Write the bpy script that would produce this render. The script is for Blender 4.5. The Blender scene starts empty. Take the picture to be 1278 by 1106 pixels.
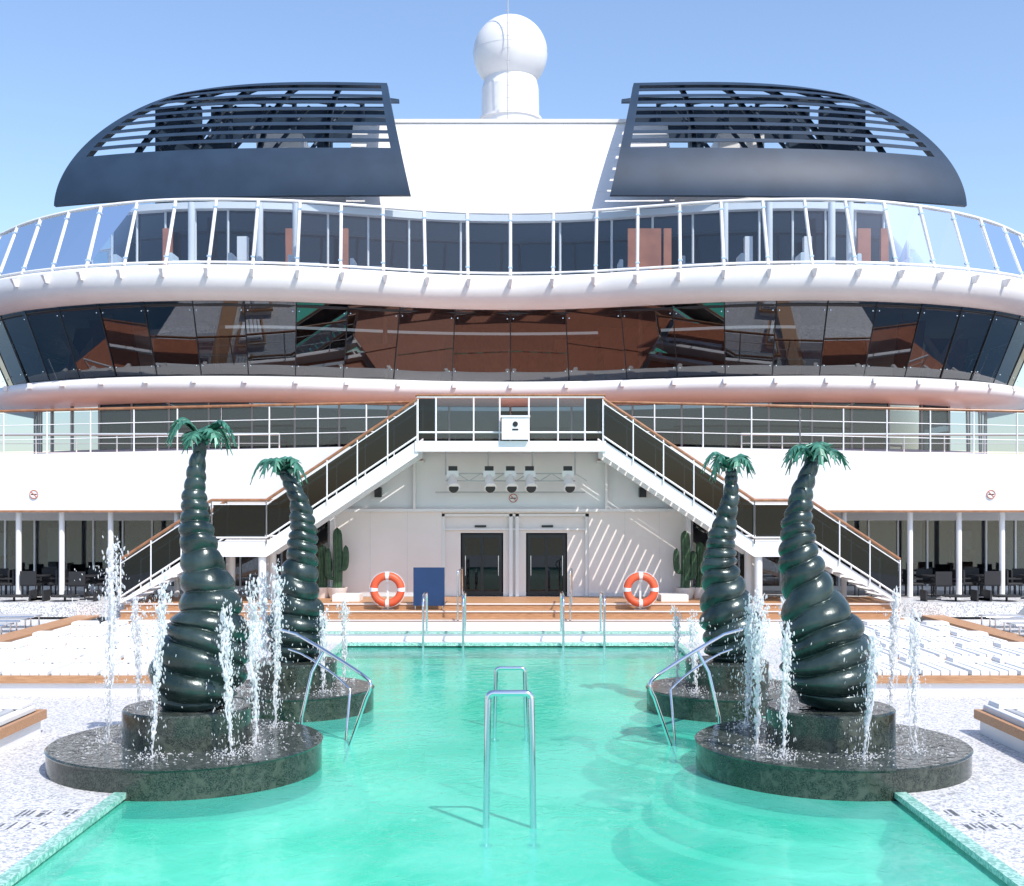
import bpy, bmesh, math, random
from mathutils import Vector, Matrix
random.seed(7)
S=bpy.context.scene
COL=S.collection

# ---------------------------------------------------------------- materials
def newmat(name):
    m=bpy.data.materials.new(name); m.use_nodes=True
    nt=m.node_tree; nt.nodes.clear()
    out=nt.nodes.new('ShaderNodeOutputMaterial')
    return m,nt,out
def principled(name,col,rough=0.5,metal=0.0,col2=None,scale=3.0,bump=0.0,bscale=None,detail=4,spec=0.5,kind='noise',stretch=None,lo=0.35,hi=0.65):
    m,nt,out=newmat(name)
    p=nt.nodes.new('ShaderNodeBsdfPrincipled')
    p.inputs['Roughness'].default_value=rough; p.inputs['Metallic'].default_value=metal
    p.inputs['Specular IOR Level'].default_value=spec
    nt.links.new(p.outputs[0],out.inputs[0])
    tc=nt.nodes.new('ShaderNodeTexCoord'); mp=nt.nodes.new('ShaderNodeMapping')
    nt.links.new(tc.outputs['Object'],mp.inputs[0])
    if stretch: mp.inputs['Scale'].default_value=stretch
    if col2 is None: col2=tuple(c*0.9 for c in col)
    if kind=='noise':
        t=nt.nodes.new('ShaderNodeTexNoise'); t.inputs['Scale'].default_value=scale; t.inputs['Detail'].default_value=detail
        fo=t.outputs[0]
    else:
        t=nt.nodes.new('ShaderNodeTexVoronoi'); t.inputs['Scale'].default_value=scale
        sx=nt.nodes.new('ShaderNodeSeparateColor'); nt.links.new(t.outputs['Color'],sx.inputs[0]); fo=sx.outputs[0]
    nt.links.new(mp.outputs[0],t.inputs['Vector'])
    r=nt.nodes.new('ShaderNodeValToRGB')
    r.color_ramp.elements[0].position=lo; r.color_ramp.elements[1].position=hi
    r.color_ramp.elements[0].color=(*col2,1); r.color_ramp.elements[1].color=(*col,1)
    nt.links.new(fo,r.inputs[0]); nt.links.new(r.outputs[0],p.inputs['Base Color'])
    if bump>0:
        n2=nt.nodes.new('ShaderNodeTexNoise'); n2.inputs['Scale'].default_value=bscale or scale
        nt.links.new(mp.outputs[0],n2.inputs['Vector'])
        b=nt.nodes.new('ShaderNodeBump'); b.inputs['Strength'].default_value=bump; b.inputs['Distance'].default_value=0.02
        nt.links.new(n2.outputs[0],b.inputs['Height']); nt.links.new(b.outputs[0],p.inputs['Normal'])
    return m
def glass(name,tint,refl=0.08,rough=0.01,haze=None,hz=0.0,bump=0.0,bs=.6):
    m,nt,out=newmat(name)
    tr=nt.nodes.new('ShaderNodeBsdfTransparent'); tr.inputs[0].default_value=(*tint,1)
    gl=nt.nodes.new('ShaderNodeBsdfGlossy'); gl.inputs['Roughness'].default_value=rough; gl.inputs[0].default_value=(.95,.97,1,1)
    lw=nt.nodes.new('ShaderNodeFresnel'); lw.inputs[0].default_value=1.5
    ad=nt.nodes.new('ShaderNodeMath'); ad.operation='ADD'; ad.use_clamp=True; ad.inputs[1].default_value=refl
    nt.links.new(lw.outputs[0],ad.inputs[0])
    mx=nt.nodes.new('ShaderNodeMixShader'); nt.links.new(ad.outputs[0],mx.inputs[0])
    src=tr.outputs[0]
    if haze:
        df=nt.nodes.new('ShaderNodeBsdfDiffuse'); df.inputs[0].default_value=(*haze,1)
        m2=nt.nodes.new('ShaderNodeMixShader'); m2.inputs[0].default_value=hz
        nt.links.new(tr.outputs[0],m2.inputs[1]); nt.links.new(df.outputs[0],m2.inputs[2]); src=m2.outputs[0]
    nt.links.new(src,mx.inputs[1]); nt.links.new(gl.outputs[0],mx.inputs[2]); nt.links.new(mx.outputs[0],out.inputs[0])
    if bump>0:
        tc=nt.nodes.new('ShaderNodeTexCoord')
        n2=nt.nodes.new('ShaderNodeTexNoise'); n2.inputs['Scale'].default_value=bs
        nt.links.new(tc.outputs['Object'],n2.inputs['Vector'])
        b=nt.nodes.new('ShaderNodeBump'); b.inputs['Strength'].default_value=bump; b.inputs['Distance'].default_value=0.1
        nt.links.new(n2.outputs[0],b.inputs['Height']); nt.links.new(b.outputs[0],gl.inputs['Normal'])
    return m

WHITE=principled('white_paint',(.83,.815,.80),.38,col2=(.77,.755,.745),scale=.6,bump=.05,bscale=2.0)
CREAM=principled('cream_panel',(.83,.76,.71),.5,col2=(.79,.72,.67),scale=.8)
NAVY=principled('navy_paint',(.024,.046,.080),.5,col2=(.018,.036,.064),scale=.8,spec=.3)
DARKWALL=principled('dark_interior',(.025,.025,.03),.6)
GREYWALL=principled('grey_interior',(.06,.07,.09),.6,col2=(.035,.04,.055),scale=1.5)
DARKWIN=glass('dark_window',(.22,.25,.30),refl=0.0,bump=.02)
BIGGLASS=glass('tinted_bridge_glass',(.24,.20,.18),refl=.095)
CLEAR=glass('clear_screen_glass',(.64,.73,.80),refl=.01,haze=(.45,.55,.65),hz=.02)
RAILGLASS=glass('smoked_rail_glass',(.10,.13,.15),refl=.0)
LIGHTGLASS=glass('pale_rail_glass',(.58,.65,.70),refl=.01,haze=(.4,.45,.5),hz=.03)
TEAK=principled('teak',(.52,.29,.15),.5,col2=(.38,.19,.09),scale=4,stretch=(1,12,12),bump=.1)
DECKTEAK=principled('teak_decking',(.50,.19,.10),.6,col2=(.38,.13,.07),scale=3,stretch=(8,1,1))
WOODRAIL=principled('varnished_rail',(.36,.17,.08),.3,col2=(.26,.11,.05),scale=5)
BROWN=principled('brown_panel_and_reflection',(.50,.19,.10),.5,col2=(.36,.13,.07),scale=1.2)  # brown of doors and fittings, and of the imitated glass reflections
CHROME=principled('chrome',(.75,.77,.80),.12,metal=1.0,col2=(.7,.72,.76))
BRONZE=principled('bronze_patina',(.040,.066,.060),.27,metal=.3,col2=(.010,.024,.021),scale=2.2,bump=.45,bscale=7,spec=.7)
LEAF=principled('verdigris_leaf',(.08,.27,.18),.4,metal=.2,col2=(.02,.09,.06),scale=7)
def marble(name,rough,a,b,c,bump):
    m=principled(name,a,rough,col2=b,scale=55,detail=6,lo=.40,hi=.70,bump=bump,bscale=8)
    nt=m.node_tree; p=[x for x in nt.nodes if x.type=='BSDF_PRINCIPLED'][0]; src=p.inputs['Base Color'].links[0].from_socket
    n=nt.nodes.new('ShaderNodeTexNoise'); n.inputs['Scale'].default_value=4.5; n.inputs['Detail'].default_value=9; n.inputs['Distortion'].default_value=1.5
    tc=[x for x in nt.nodes if x.type=='TEX_COORD'][0]; nt.links.new(tc.outputs['Object'],n.inputs['Vector'])
    r=nt.nodes.new('ShaderNodeValToRGB'); r.color_ramp.elements[0].position=.48; r.color_ramp.elements[1].position=.68
    r.color_ramp.elements[0].color=(0,0,0,1); r.color_ramp.elements[1].color=(1,1,1,1); nt.links.new(n.outputs[0],r.inputs[0])
    mx=nt.nodes.new('ShaderNodeMix'); mx.data_type='RGBA'; nt.links.new(r.outputs[0],mx.inputs[0]); nt.links.new(src,mx.inputs[6]); mx.inputs[7].default_value=(*c,1)
    nt.links.new(mx.outputs[2],p.inputs['Base Color']); return m
GRANITE=marble('wet_green_marble',.14,(.075,.088,.070),(.008,.016,.012),(.07,.084,.066),.1)
GRANITETOP=marble('flooded_marble_top',.05,(.11,.12,.11),(.012,.022,.018),(.10,.11,.10),.6)
BLACKRAT=principled('black_rattan',(.02,.02,.022),.6)
MOSAIC=principled('mosaic_deck',(.70,.69,.68),.45,col2=(.26,.27,.28),scale=30,kind='vor',lo=.0,hi=.55)
POOLTILE=principled('pool_tile',(.46,.92,.80),.3,col2=(.30,.82,.68),scale=.35,detail=3)
COPING=principled('green_coping_tile',(.42,.66,.57),.35,col2=(.18,.42,.34),scale=26,kind='vor')
ORANGE=principled('orange_lifebuoy',(.75,.11,.04),.5)
BLUE=principled('blue_panel',(.015,.04,.12),.35)
CACTUS=principled('cactus_green',(.05,.11,.05),.6,col2=(.025,.06,.03),scale=8)
CUSHION=principled('white_cushion',(.80,.80,.79),.8,col2=(.76,.76,.75),scale=2)
GREYCUSH=principled('grey_cushion_stripe',(.42,.43,.44),.85)
BLACK=principled('black_plastic',(.015,.015,.017),.4)
MARKT=principled('dark_mosaic_tile',(.16,.17,.18),.4,col2=(.08,.09,.1),scale=20)
SEAM=principled('panel_joint',(.50,.50,.50),.6)
SEAML=principled('pale_panel_joint',(.66,.66,.66),.6)
SEA=principled('sea_water',(.02,.06,.10),.1,bump=.6,bscale=.4)
SIGNRED=principled('sign_red',(.60,.16,.07),.5)

# pool water
def watermat():
    m,nt,out=newmat('pool_water')
    tc=nt.nodes.new('ShaderNodeTexCoord')
    mp=nt.nodes.new('ShaderNodeMapping'); mp.inputs['Scale'].default_value=(1,.8,1)
    nt.links.new(tc.outputs['Object'],mp.inputs[0])
    n1=nt.nodes.new('ShaderNodeTexNoise'); n1.inputs['Scale'].default_value=3.6; n1.inputs['Detail'].default_value=5; n1.inputs['Distortion'].default_value=.8
    nt.links.new(mp.outputs[0],n1.inputs['Vector'])
    b=nt.nodes.new('ShaderNodeBump'); b.inputs['Strength'].default_value=.32; b.inputs['Distance'].default_value=.05
    nt.links.new(n1.outputs[0],b.inputs['Height'])
    n3=nt.nodes.new('ShaderNodeTexNoise'); n3.inputs['Scale'].default_value=.30; n3.inputs['Detail'].default_value=5; n3.inputs['Distortion'].default_value=1.0
    nt.links.new(mp.outputs[0],n3.inputs['Vector'])
    r=nt.nodes.new('ShaderNodeValToRGB'); r.color_ramp.elements[0].position=.34; r.color_ramp.elements[1].position=.70
    r.color_ramp.elements[0].color=(.045,.58,.42,1); r.color_ramp.elements[1].color=(.22,.80,.65,1); nt.links.new(n3.outputs[0],r.inputs[0])
    tr=nt.nodes.new('ShaderNodeBsdfTransparent'); tr.inputs[0].default_value=(.66,.98,.90,1)
    df=nt.nodes.new('ShaderNodeBsdfDiffuse'); nt.links.new(r.outputs[0],df.inputs[0])
    m1=nt.nodes.new('ShaderNodeMixShader'); m1.inputs[0].default_value=.52
    nt.links.new(tr.outputs[0],m1.inputs[1]); nt.links.new(df.outputs[0],m1.inputs[2])
    gl=nt.nodes.new('ShaderNodeBsdfGlossy'); gl.inputs['Roughness'].default_value=.03
    nt.links.new(b.outputs[0],gl.inputs['Normal']); 
    fr=nt.nodes.new('ShaderNodeFresnel'); fr.inputs[0].default_value=1.27; nt.links.new(b.outputs[0],fr.inputs['Normal'])
    m2=nt.nodes.new('ShaderNodeMixShader'); nt.links.new(fr.outputs[0],m2.inputs[0])
    nt.links.new(m1.outputs[0],m2.inputs[1]); nt.links.new(gl.outputs[0],m2.inputs[2]); nt.links.new(m2.outputs[0],out.inputs[0])
    return m
WATER=watermat()
def spraymat():
    m,nt,out=newmat('water_spray')
    p=nt.nodes.new('ShaderNodeBsdfDiffuse'); p.inputs[0].default_value=(.95,.95,.95,1)
    tl=nt.nodes.new('ShaderNodeBsdfTranslucent'); tl.inputs[0].default_value=(.95,.95,.95,1)
    t=nt.nodes.new('ShaderNodeBsdfTransparent'); a=nt.nodes.new('ShaderNodeMixShader'); a.inputs[0].default_value=.4
    nt.links.new(p.outputs[0],a.inputs[1]); nt.links.new(tl.outputs[0],a.inputs[2])
    mx=nt.nodes.new('ShaderNodeMixShader'); mx.inputs[0].default_value=.6
    nt.links.new(t.outputs[0],mx.inputs[1]); nt.links.new(a.outputs[0],mx.inputs[2]); nt.links.new(mx.outputs[0],out.inputs[0])
    return m
SPRAY=spraymat()

# ---------------------------------------------------------------- mesh builder
class MB:
    def __init__(s): s.v=[]; s.f=[]; s.sm=[]
    def add(s,vs,fs,smooth=False):
        o=len(s.v); s.v+= [tuple(v) for v in vs]
        for f in fs: s.f.append(tuple(i+o for i in f)); s.sm.append(smooth)
    def box(s,x0,x1,y0,y1,z0,z1):
        s.add([(x0,y0,z0),(x1,y0,z0),(x1,y1,z0),(x0,y1,z0),(x0,y0,z1),(x1,y0,z1),(x1,y1,z1),(x0,y1,z1)],
              [(0,3,2,1),(4,5,6,7),(0,1,5,4),(1,2,6,5),(2,3,7,6),(3,0,4,7)])
    def bbox(s,x0,x1,y0,y1,z0,z1,b=.04):
        if x1<x0: x0,x1=x1,x0
        rings=[(0,z0+ b*.4),(b*-.0,z1-b),(b*.3,z1-b*.3),(b,z1)]
        vs=[(x0+b*.5,y0+b*.5,z0),(x1-b*.5,y0+b*.5,z0),(x1-b*.5,y1-b*.5,z0),(x0+b*.5,y1-b*.5,z0)]
        for i,z in rings: vs+=[(x0+i,y0+i,z),(x1-i,y0+i,z),(x1-i,y1-i,z),(x0+i,y1-i,z)]
        fs=[(3,2,1,0)]
        for k in range(4):
            for j in range(4):
                a=k*4+j; c=k*4+(j+1)%4
                fs.append((a,c,c+4,a+4))
        fs.append((16,17,18,19)); s.add(vs,fs)
    def prism(s,poly,y0,y1):
        n=len(poly); vs=[(x,y0,z) for x,z in poly]+[(x,y1,z) for x,z in poly]
        fs=[tuple(range(n)),tuple(range(2*n-1,n-1,-1))]+[(i,i+n,(i+1)%n+n,(i+1)%n) for i in range(n)]
        s.add(vs,fs)
    def tube(s,pts,r,n=8,caps=True):
        pts=[Vector(p) for p in pts]; rs=r if isinstance(r,(list,tuple)) else [r]*len(pts)
        vs=[];fs=[]; prev=None
        for i,p in enumerate(pts):
            d=(pts[min(i+1,len(pts)-1)]-pts[max(i-1,0)]).normalized()
            if prev is None:
                a=Vector((0,0,1)) if abs(d.z)<.9 else Vector((0,1,0))
                u=d.cross(a).normalized()
            else: u=(prev-d*prev.dot(d)).normalized()
            prev=u; w=d.cross(u)
            for k in range(n):
                t=2*math.pi*k/n; vs.append(p+(u*math.cos(t)+w*math.sin(t))*rs[i])
        for i in range(len(pts)-1):
            for k in range(n):
                fs.append((i*n+k,i*n+(k+1)%n,(i+1)*n+(k+1)%n,(i+1)*n+k))
        s.add(vs,fs,True)
        if caps:
            s.add(vs[:n],[tuple(range(n))]); s.add(vs[-n:],[tuple(range(n))])
    def lathe(s,cx,cy,prof,n=48,smooth=True,sharp=True):
        for a in range(len(prof)-1):
            (r0,z0),(r1,z1)=prof[a],prof[a+1]
            vs=[];fs=[]
            for k in range(n):
                t=2*math.pi*k/n; c,sn=math.cos(t),math.sin(t)
                vs+=[(cx+r0*c,cy+r0*sn,z0),(cx+r1*c,cy+r1*sn,z1)]
            for k in range(n):
                j=(k+1)%n; fs.append((2*k,2*j,2*j+1,2*k+1))
            s.add(vs,fs,smooth)
def obj(name,mb,mat,parent=None,recalc=True):
    me=bpy.data.meshes.new(name); me.from_pydata(mb.v,[],mb.f)
    me.polygons.foreach_set('use_smooth',mb.sm)
    me.update()
    if recalc:
        bm=bmesh.new(); bm.from_mesh(me); bmesh.ops.recalc_face_normals(bm,faces=bm.faces); bm.to_mesh(me); bm.free()
    me.materials.append(mat)
    o=bpy.data.objects.new(name,me); COL.objects.link(o)
    if parent: o.parent=parent
    return o
def empty(name,loc=(0,0,0)):
    e=bpy.data.objects.new(name,None); COL.objects.link(e); e.empty_display_size=.3
    return e

# ---------------------------------------------------------------- superstructure outline
HALF=[(0,46.0),(2.5,45.75),(5,45.0),(8,44.15),(11,43.85),(14,44.1),(17,45.0),(20,46.7),(22.4,49.2),(23.9,52.6),(24.3,57),(24.3,75)]
def catmull(P,k=12):
    out=[]; 
    Q=[P[0]]+P+[P[-1]]
    for i in range(1,len(Q)-2):
        p0,p1,p2,p3=Q[i-1],Q[i],Q[i+1],Q[i+2]
        for j in range(k):
            t=j/k
            out.append(tuple(.5*((2*p1[c])+(-p0[c]+p2[c])*t+(2*p0[c]-5*p1[c]+4*p2[c]-p3[c])*t*t+(-p0[c]+3*p1[c]-3*p2[c]+p3[c])*t**3) for c in (0,1)))
    out.append(P[-1]); return out
full=[(-x,y) for x,y in reversed(HALF)]+HALF[1:]
fine=catmull(full,16)
def resample(P,step):
    L=[0]
    for a,b in zip(P,P[1:]): L.append(L[-1]+math.dist(a,b))
    n=int(round(L[-1]/step/2))*2; out=[]; j=0
    for i in range(n+1):
        s=L[-1]*i/n
        while j<len(L)-2 and L[j+1]<s: j+=1
        t=(s-L[j])/max(1e-9,L[j+1]-L[j]); out.append((P[j][0]+(P[j+1][0]-P[j][0])*t,P[j][1]+(P[j+1][1]-P[j][1])*t))
    return out
OUT=resample(fine,.405)
NRM=[]
for i in range(len(OUT)):
    a=OUT[max(0,i-1)]; b=OUT[min(len(OUT)-1,i+1)]
    dx,dy=b[0]-a[0],b[1]-a[1]; l=math.hypot(dx,dy); NRM.append((-dy/l,dx/l))
MID=len(OUT)//2
def ring(inset,z,xs=1.0,sag=0.0):
    r=[]
    for (x,y),(nx,ny) in zip(OUT,NRM):
        k=min(1,max(0,(abs(x)-12)/9)); r.append(((x+nx*inset)*xs,y+ny*inset,z-sag*k*k))
    return r
def loft(mb,rings):
    for a,b in zip(rings,rings[1:]):
        n=len(a); vs=a+b
        mb.add(vs,[(i,i+1,n+i+1,n+i) for i in range(n-1)],True)
def panels(mb,ra,rb,step,jit=.0):
    idx=list(range(MID%step,len(ra),step))
    for i,j in zip(idx,idx[1:]):
        q=[Vector(ra[i]),Vector(ra[j]),Vector(rb[j]),Vector(rb[i])]
        nx,ny=NRM[(i+j)//2]; nn=Vector((nx,ny,0))
        tj=random.uniform(-jit,jit); tk=random.uniform(-jit,jit)
        q[0]+=nn*(tj+tk); q[1]+=nn*(tj-tk); q[2]+=nn*(-tj-tk); q[3]+=nn*(-tj+tk)
        mb.add(q,[(0,1,2,3)])

ship=empty('cruise_ship_superstructure')
mb=MB()
loft(mb,[ring(7,12.98),ring(.12,12.98)]); loft(mb,[ring(.12,12.98),ring(0,12.9)])
P=[(0,12.9),(-.04,12.7),(-.03,12.45),(.05,12.2),(.2,12.0),(.45,11.86),(.8,11.78)]
n=len(OUT)
vs=[];
for i_,z in P: vs+=ring(i_,z)
mb.add(vs,[(k*n+i,k*n+i+1,(k+1)*n+i+1,(k+1)*n+i) for k in range(len(P)-1) for i in range(n-1)],True)
loft(mb,[ring(.8,11.78),ring(7,11.78)])
obj('upper_brow',mb,WHITE,ship)
mb=MB()
for i in range(MID%4,n,4):
    x,y=OUT[i]; nx,ny=NRM[i]; c=Vector((x-nx*.05,y-ny*.05,12.62))
    t=Vector((ny,-nx,0)); o_=Vector((-nx,-ny,0))
    q=[]
    for dz,w in ((-.13,.035),(.14,.075)):
        for a in (-1,1):
            for b in (-.1,.14 if dz<0 else .30): q.append(c+t*a*w+o_*b+Vector((0,0,dz)))
    mb.add(q,[(0,1,3,2),(4,6,7,5),(0,4,5,1),(2,3,7,6),(0,2,6,4),(1,5,7,3)])
obj('brow_brackets',mb,WHITE,ship)
SAG=.45
b0=ring(.15,13.0); t0=ring(.65,15.5,.984,SAG)
mb=MB(); panels(mb,b0,t0,4,.012); obj('windscreen_glass',mb,CLEAR,ship)
mb=MB(); mb.tube(t0,.06,6); mb.tube(ring(.17,13.08),.05,6)
for i in range(MID%4,n,4): mb.tube([b0[i],t0[i]],.068,6)
obj('windscreen_frame',mb,WHITE,ship)
mb=MB()
for i in range(MID%4,n,4):
    for f in (.12,.88):
        a=Vector(b0[i]).lerp(Vector(t0[i]),f); mb.box(a.x-.08,a.x+.08,a.y-.08,a.y-.04,a.z-.03,a.z+.03)
obj('windscreen_clamps',mb,CHROME,ship)
g1=ring(.85,11.77); g0=ring(2.0,9.05)
mb=MB(); panels(mb,g1,g0,5,.018); obj('panorama_glass',mb,BIGGLASS,ship)
mb=MB()
gi1=ring(.83,11.77); gi0=ring(1.97,9.07)
for i in range(MID%5,n,5): mb.tube([gi1[i],gi0[i]],.022,4)
mb.tube(ring(.95,11.66),.08,5); mb.tube(ring(1.98,9.1),.06,5)
obj('panorama_mullions',mb,BLACK,ship)
mb=MB()
for i in range(MID%5,n,5):
    for f in (.12,.85):
        a=Vector(gi1[i]).lerp(Vector(gi0[i]),f); 
        for s_ in (-.12,.12):
            mb.tube([a+Vector((s_,-.04,0)),a+Vector((s_,.02,0))],.02,6)
obj('glass_spider_fixings',mb,CHROME,ship)
mb=MB(); loft(mb,[ring(8,9.0),ring(8,11.8)]); loft(mb,[ring(1.9,8.98),ring(8,8.98)]); obj('lounge_interior_walls',mb,DARKWALL,ship)
mb=MB()
def slanted(x0,x1,y,z0,z1,sk,dep=.3):
    mb.prism([(x0,z0),(x1,z0),(x1+sk,z1),(x0+sk,z1)],y,y+dep)
for (a,b,y,z0,z1,sk) in [(-18.0,-16.6,48.4,9.0,11.3,.5),(-16.2,-14.6,47.6,9.0,11.5,-.5),(-6.9,-5.2,47.9,9.0,10.6,.6),(-5.0,-2.9,48.4,9.0,11.0,.3),(-2.4,1.6,49.0,9.0,10.5,.3),(1.6,3.4,48.8,9.0,10.9,.2),(3.9,6.4,48.1,9.0,11.3,-.4),(15.2,16.2,47.7,9.0,11.5,.3),(16.6,18.2,48.5,9.0,10.9,.3),(-13.6,-8.2,48.0,9.0,9.6,0),(8.5,13.5,48.0,9.0,9.5,0)]:
    slanted(a,b,y,z0,z1,sk)
obj('brown_reflection_shapes',mb,BROWN,ship)  # brown shapes behind the panes, built to imitate reflections in the panorama glass
mb=MB()
for x in (-15.9,-11.7,-5.0,5.2,11.5,15.6): mb.tube([(x,48.0,9),(x,48.0,11.8)],.09,10)
for s in (-1,1):
    mb.prism([(s*16.6,9.2),(s*16.9,9.2),(s*18.1,11.2),(s*17.8,11.2)],47.9,48.0); mb.prism([(s*16.3,10.9),(s*16.6,10.9),(s*17.6,9.5),(s*17.3,9.5)],47.8,47.9)
obj('lounge_columns',mb,CREAM,ship)
# lower brow
mb=MB()
P=[(2.05,9.1),(1.5,9.05),(1.15,8.95),(1.05,8.75),(1.15,8.5),(1.5,8.3),(2.2,8.2),(3.2,8.18)]
vs=[]
for i_,z in P: vs+=ring(i_,z)
mb.add(vs,[(k*n+i,k*n+i+1,(k+1)*n+i+1,(k+1)*n+i) for k in range(len(P)-1) for i in range(n-1)],True)
obj('lower_brow',mb,WHITE,ship)
mb=MB()
for i in range(MID%5,n,5):
    x,y=OUT[i]; nx,ny=NRM[i]; c=Vector((x+nx*1.1,y+ny*1.1,8.9)); mb.box(c.x-.07,c.x+.07,c.y-.16,c.y+.2,8.74,8.95)
obj('lower_brow_brackets',mb,WHITE,ship)
mb=MB(); panels(mb,ring(3.0,6.2),ring(3.0,8.2),5,.01); obj('deck_windows',mb,DARKWIN,ship)
mb=MB(); loft(mb,[ring(5.5,6.2),ring(5.5,8.2)]); obj('deck_inner_wall',mb,GREYWALL,ship)
mb=MB(); r0=ring(2.95,6.2); r1=ring(2.95,8.2)
for i in range(MID%5,n,5): mb.tube([r0[i],r1[i]],.04,4)
mb.tube(ring(2.95,6.3),.09,4)
obj('deck_window_frames',mb,principled('grey_frame',(.35,.36,.38),.5),ship)
mb=MB(); panels(mb,ring(3.4,13),ring(3.4,15.75),4,.01); obj('upper_house_windows',mb,DARKWIN,ship)
mb=MB(); loft(mb,[ring(6.5,13),ring(6.5,15.75)]); obj('upper_house_inner_wall',mb,DARKWALL,ship)
mb=MB(); r0=ring(3.3,13); r1=ring(3.3,15.75)
for i in range(MID%4,n,4):
    mb.tube([r0[i],r1[i]],.05,4)
loft(mb,[ring(3.32,13.0),ring(3.32,13.35)]); loft(mb,[ring(3.0,15.75),ring(3.0,16.0)]); loft(mb,[ring(3.0,15.75),ring(7,15.75)]); loft(mb,[ring(3.0,16.0),ring(7,16.0)])
obj('upper_house_frames',mb,WHITE,ship)
mb=MB()
for x in (-12.2,-9.6,-8.2,8.2,9.9,12.3,13.0):
    mb.tube([(x,46.0,13),(x,46.0,15.75)],.14,12)
for x0,x1 in ((-10.6,-10.2),(9.1,9.4),(11.4,11.7)): mb.box(x0,x1,46.6,46.9,13,14.6)
obj('upper_deck_columns',mb,WHITE,ship)
mb=MB()
for x,w in ((-13.6,.35),(-8.8,.3),(-6.6,.25),(4.6,1.3),(6.0,.3),(13.6,.5),(14.5,.3)):
    mb.box(x,x+w,47.0,47.2,13,15.0)
obj('upper_house_wood_doors',mb,BROWN,ship)
mb=MB()
for i in range(10,n,6):
    x,y=OUT[i]; nx,ny=NRM[i]
    if abs(x)<17 and abs(x)>4:
        cx=x+nx*1.4; cy=y+ny*1.4
        mb.bbox(cx-.6,cx+.6,cy-.4,cy+.5,13.12,13.32); mb.bbox(cx-.6,cx-.45,cy-.4,cy+.5,13.3,13.62,.05)
obj('upper_deck_seats',mb,CUSHION,ship)
mb=MB()
def casing_y(z): return 49.2+(z-15.9)/4.8*2.8
W_=6.8
vs=[(-W_,49.2,15.9),(W_,49.2,15.9),(W_,52,20.7),(-W_,52,20.7),(-W_,62,15.9),(W_,62,15.9),(W_,62,20.7),(-W_,62,20.7)]
mb.add(vs,[(0,1,2,3),(4,7,6,5),(3,2,6,7),(0,3,7,4),(1,5,6,2)])
mb.box(-5.2,5.2,51.9,52.3,20.7,20.85)
for s in (-1,1):
    mb.box(min(s*6.82,s*14),max(s*6.82,s*14),51,61,15.9,18.9)
    mb.box(min(s*9.2,s*11.2),max(s*9.2,s*11.2),53,56,18.9,20.6)
obj('central_casing',mb,WHITE,ship)
mb=MB()
for z in (17.2,19.3): 
    y=casing_y(z); mb.box(-6,6,y-.006,y+.05,z-.006,z+.006)
for x in (-2.4,2.3):
    mb.add([(x-.008,49.19,15.92),(x+.008,49.19,15.92),(x+.008,51.99,20.7),(x-.008,51.99,20.7)],[(0,1,2,3)])
obj('casing_joints',mb,SEAML,ship)
mb=MB()
for s in (-1,1):
    for (a,b,z0,z1,y) in [(12.2,13.6,16,20.2,52.6),(7.9,8.5,16,20.9,52.8)]:
        mb.box(min(s*a,s*b),max(s*a,s*b),y,y+.7,z0,z1)
obj('casing_vents',mb,NAVY,ship)

# ------------------------------------------------------ louvred hoods
def hood(s):
    e=empty('louvred_funnel_hood')
    def SP(u,v,off=0):
        xi=3.9+1.4*v
        xo=14.3+4.2*max(0,1-v**1.75)**.75
        x=xi+(xo-xi)*u
        d=47.0+4.6*v**1.7+1.7*u**3
        z=16.3+6.0*v+.2*u*v
        return (s*x,d+off,z)
    def patch(mb,u0,u1,v0,v1,nu,nv,th,slope=0):
        a=[];b=[]
        for j in range(nv+1):
            for i in range(nu+1):
                u=u0+(u1-u0)*i/nu; v=v0+(v1-v0)*j/nv
                a.append(SP(u,v)); p=SP(u,v,th); b.append((p[0],p[1],p[2]+slope))
        w=nu+1
        def grid(L): mb.add(L,[(j*w+i,j*w+i+1,(j+1)*w+i+1,(j+1)*w+i) for j in range(nv) for i in range(nu)],True)
        grid(a); grid(b)
        N=len(a); fs=[]
        for i in range(nu):
            fs.append((i,i+N,i+1+N,i+1)); k=nv*w+i; fs.append((k,k+1,k+1+N,k+N))
        for j in range(nv):
            k=j*w; fs.append((k,k+w,k+w+N,k+N)); k=j*w+nu; fs.append((k,k+N,k+w+N,k+w))
        mb.add(a+b,fs,False)
    mb=MB()
    patch(mb,0,1,0,.345,60,16,.25)
    patch(mb,0,.028,.345,1,2,24,.5)
    patch(mb,.955,1,.345,1,4,40,.5)
    patch(mb,0,1,.965,1,60,3,.6)
    obj('shell_frame',mb,NAVY,e,False)
    mb=MB()
    for k in range(8):
        v=.395+k*.072
        patch(mb,.028,.96,v,v+.028,40,1,.25,.06)
    obj('louvre_slats',mb,NAVY,e,False)
    mb=MB()
    for u in (.22,.42,.62,.8):
        pts=[SP(u,v/20,.45) for v in range(7,21)]; mb.tube(pts,.13,6)
    for k in range(14):
        d=52.4+k*.45; z=21.95+(d-52.4)*.325
        mb.box(min(s*5.4,s*14.8),max(s*5.4,s*14.8),d,d+.26,z-.14,z)
    for x in (7.2,8.8,10.5,12,13.6):
        mb.tube([(s*x,52.3,21.8),(s*x,58.4,23.7)],.10,6)
        mb.tube([(s*x,52.6,21.6),(s*(x+1.3),51.2,19.3)],.09,6)
        mb.tube([(s*x,58.4,18.9),(s*x,58.4,23.7)],.12,6)
    mb.box(min(s*5.9,s*14.6),max(s*5.9,s*14.6),58.6,58.8,21.9,23.6)
    mb.box(min(s*13.4,s*15.4),max(s*13.4,s*15.4),52.1,52.3,16.2,21.4)
    obj('rear_framing',mb,NAVY,e)
    return e
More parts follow.
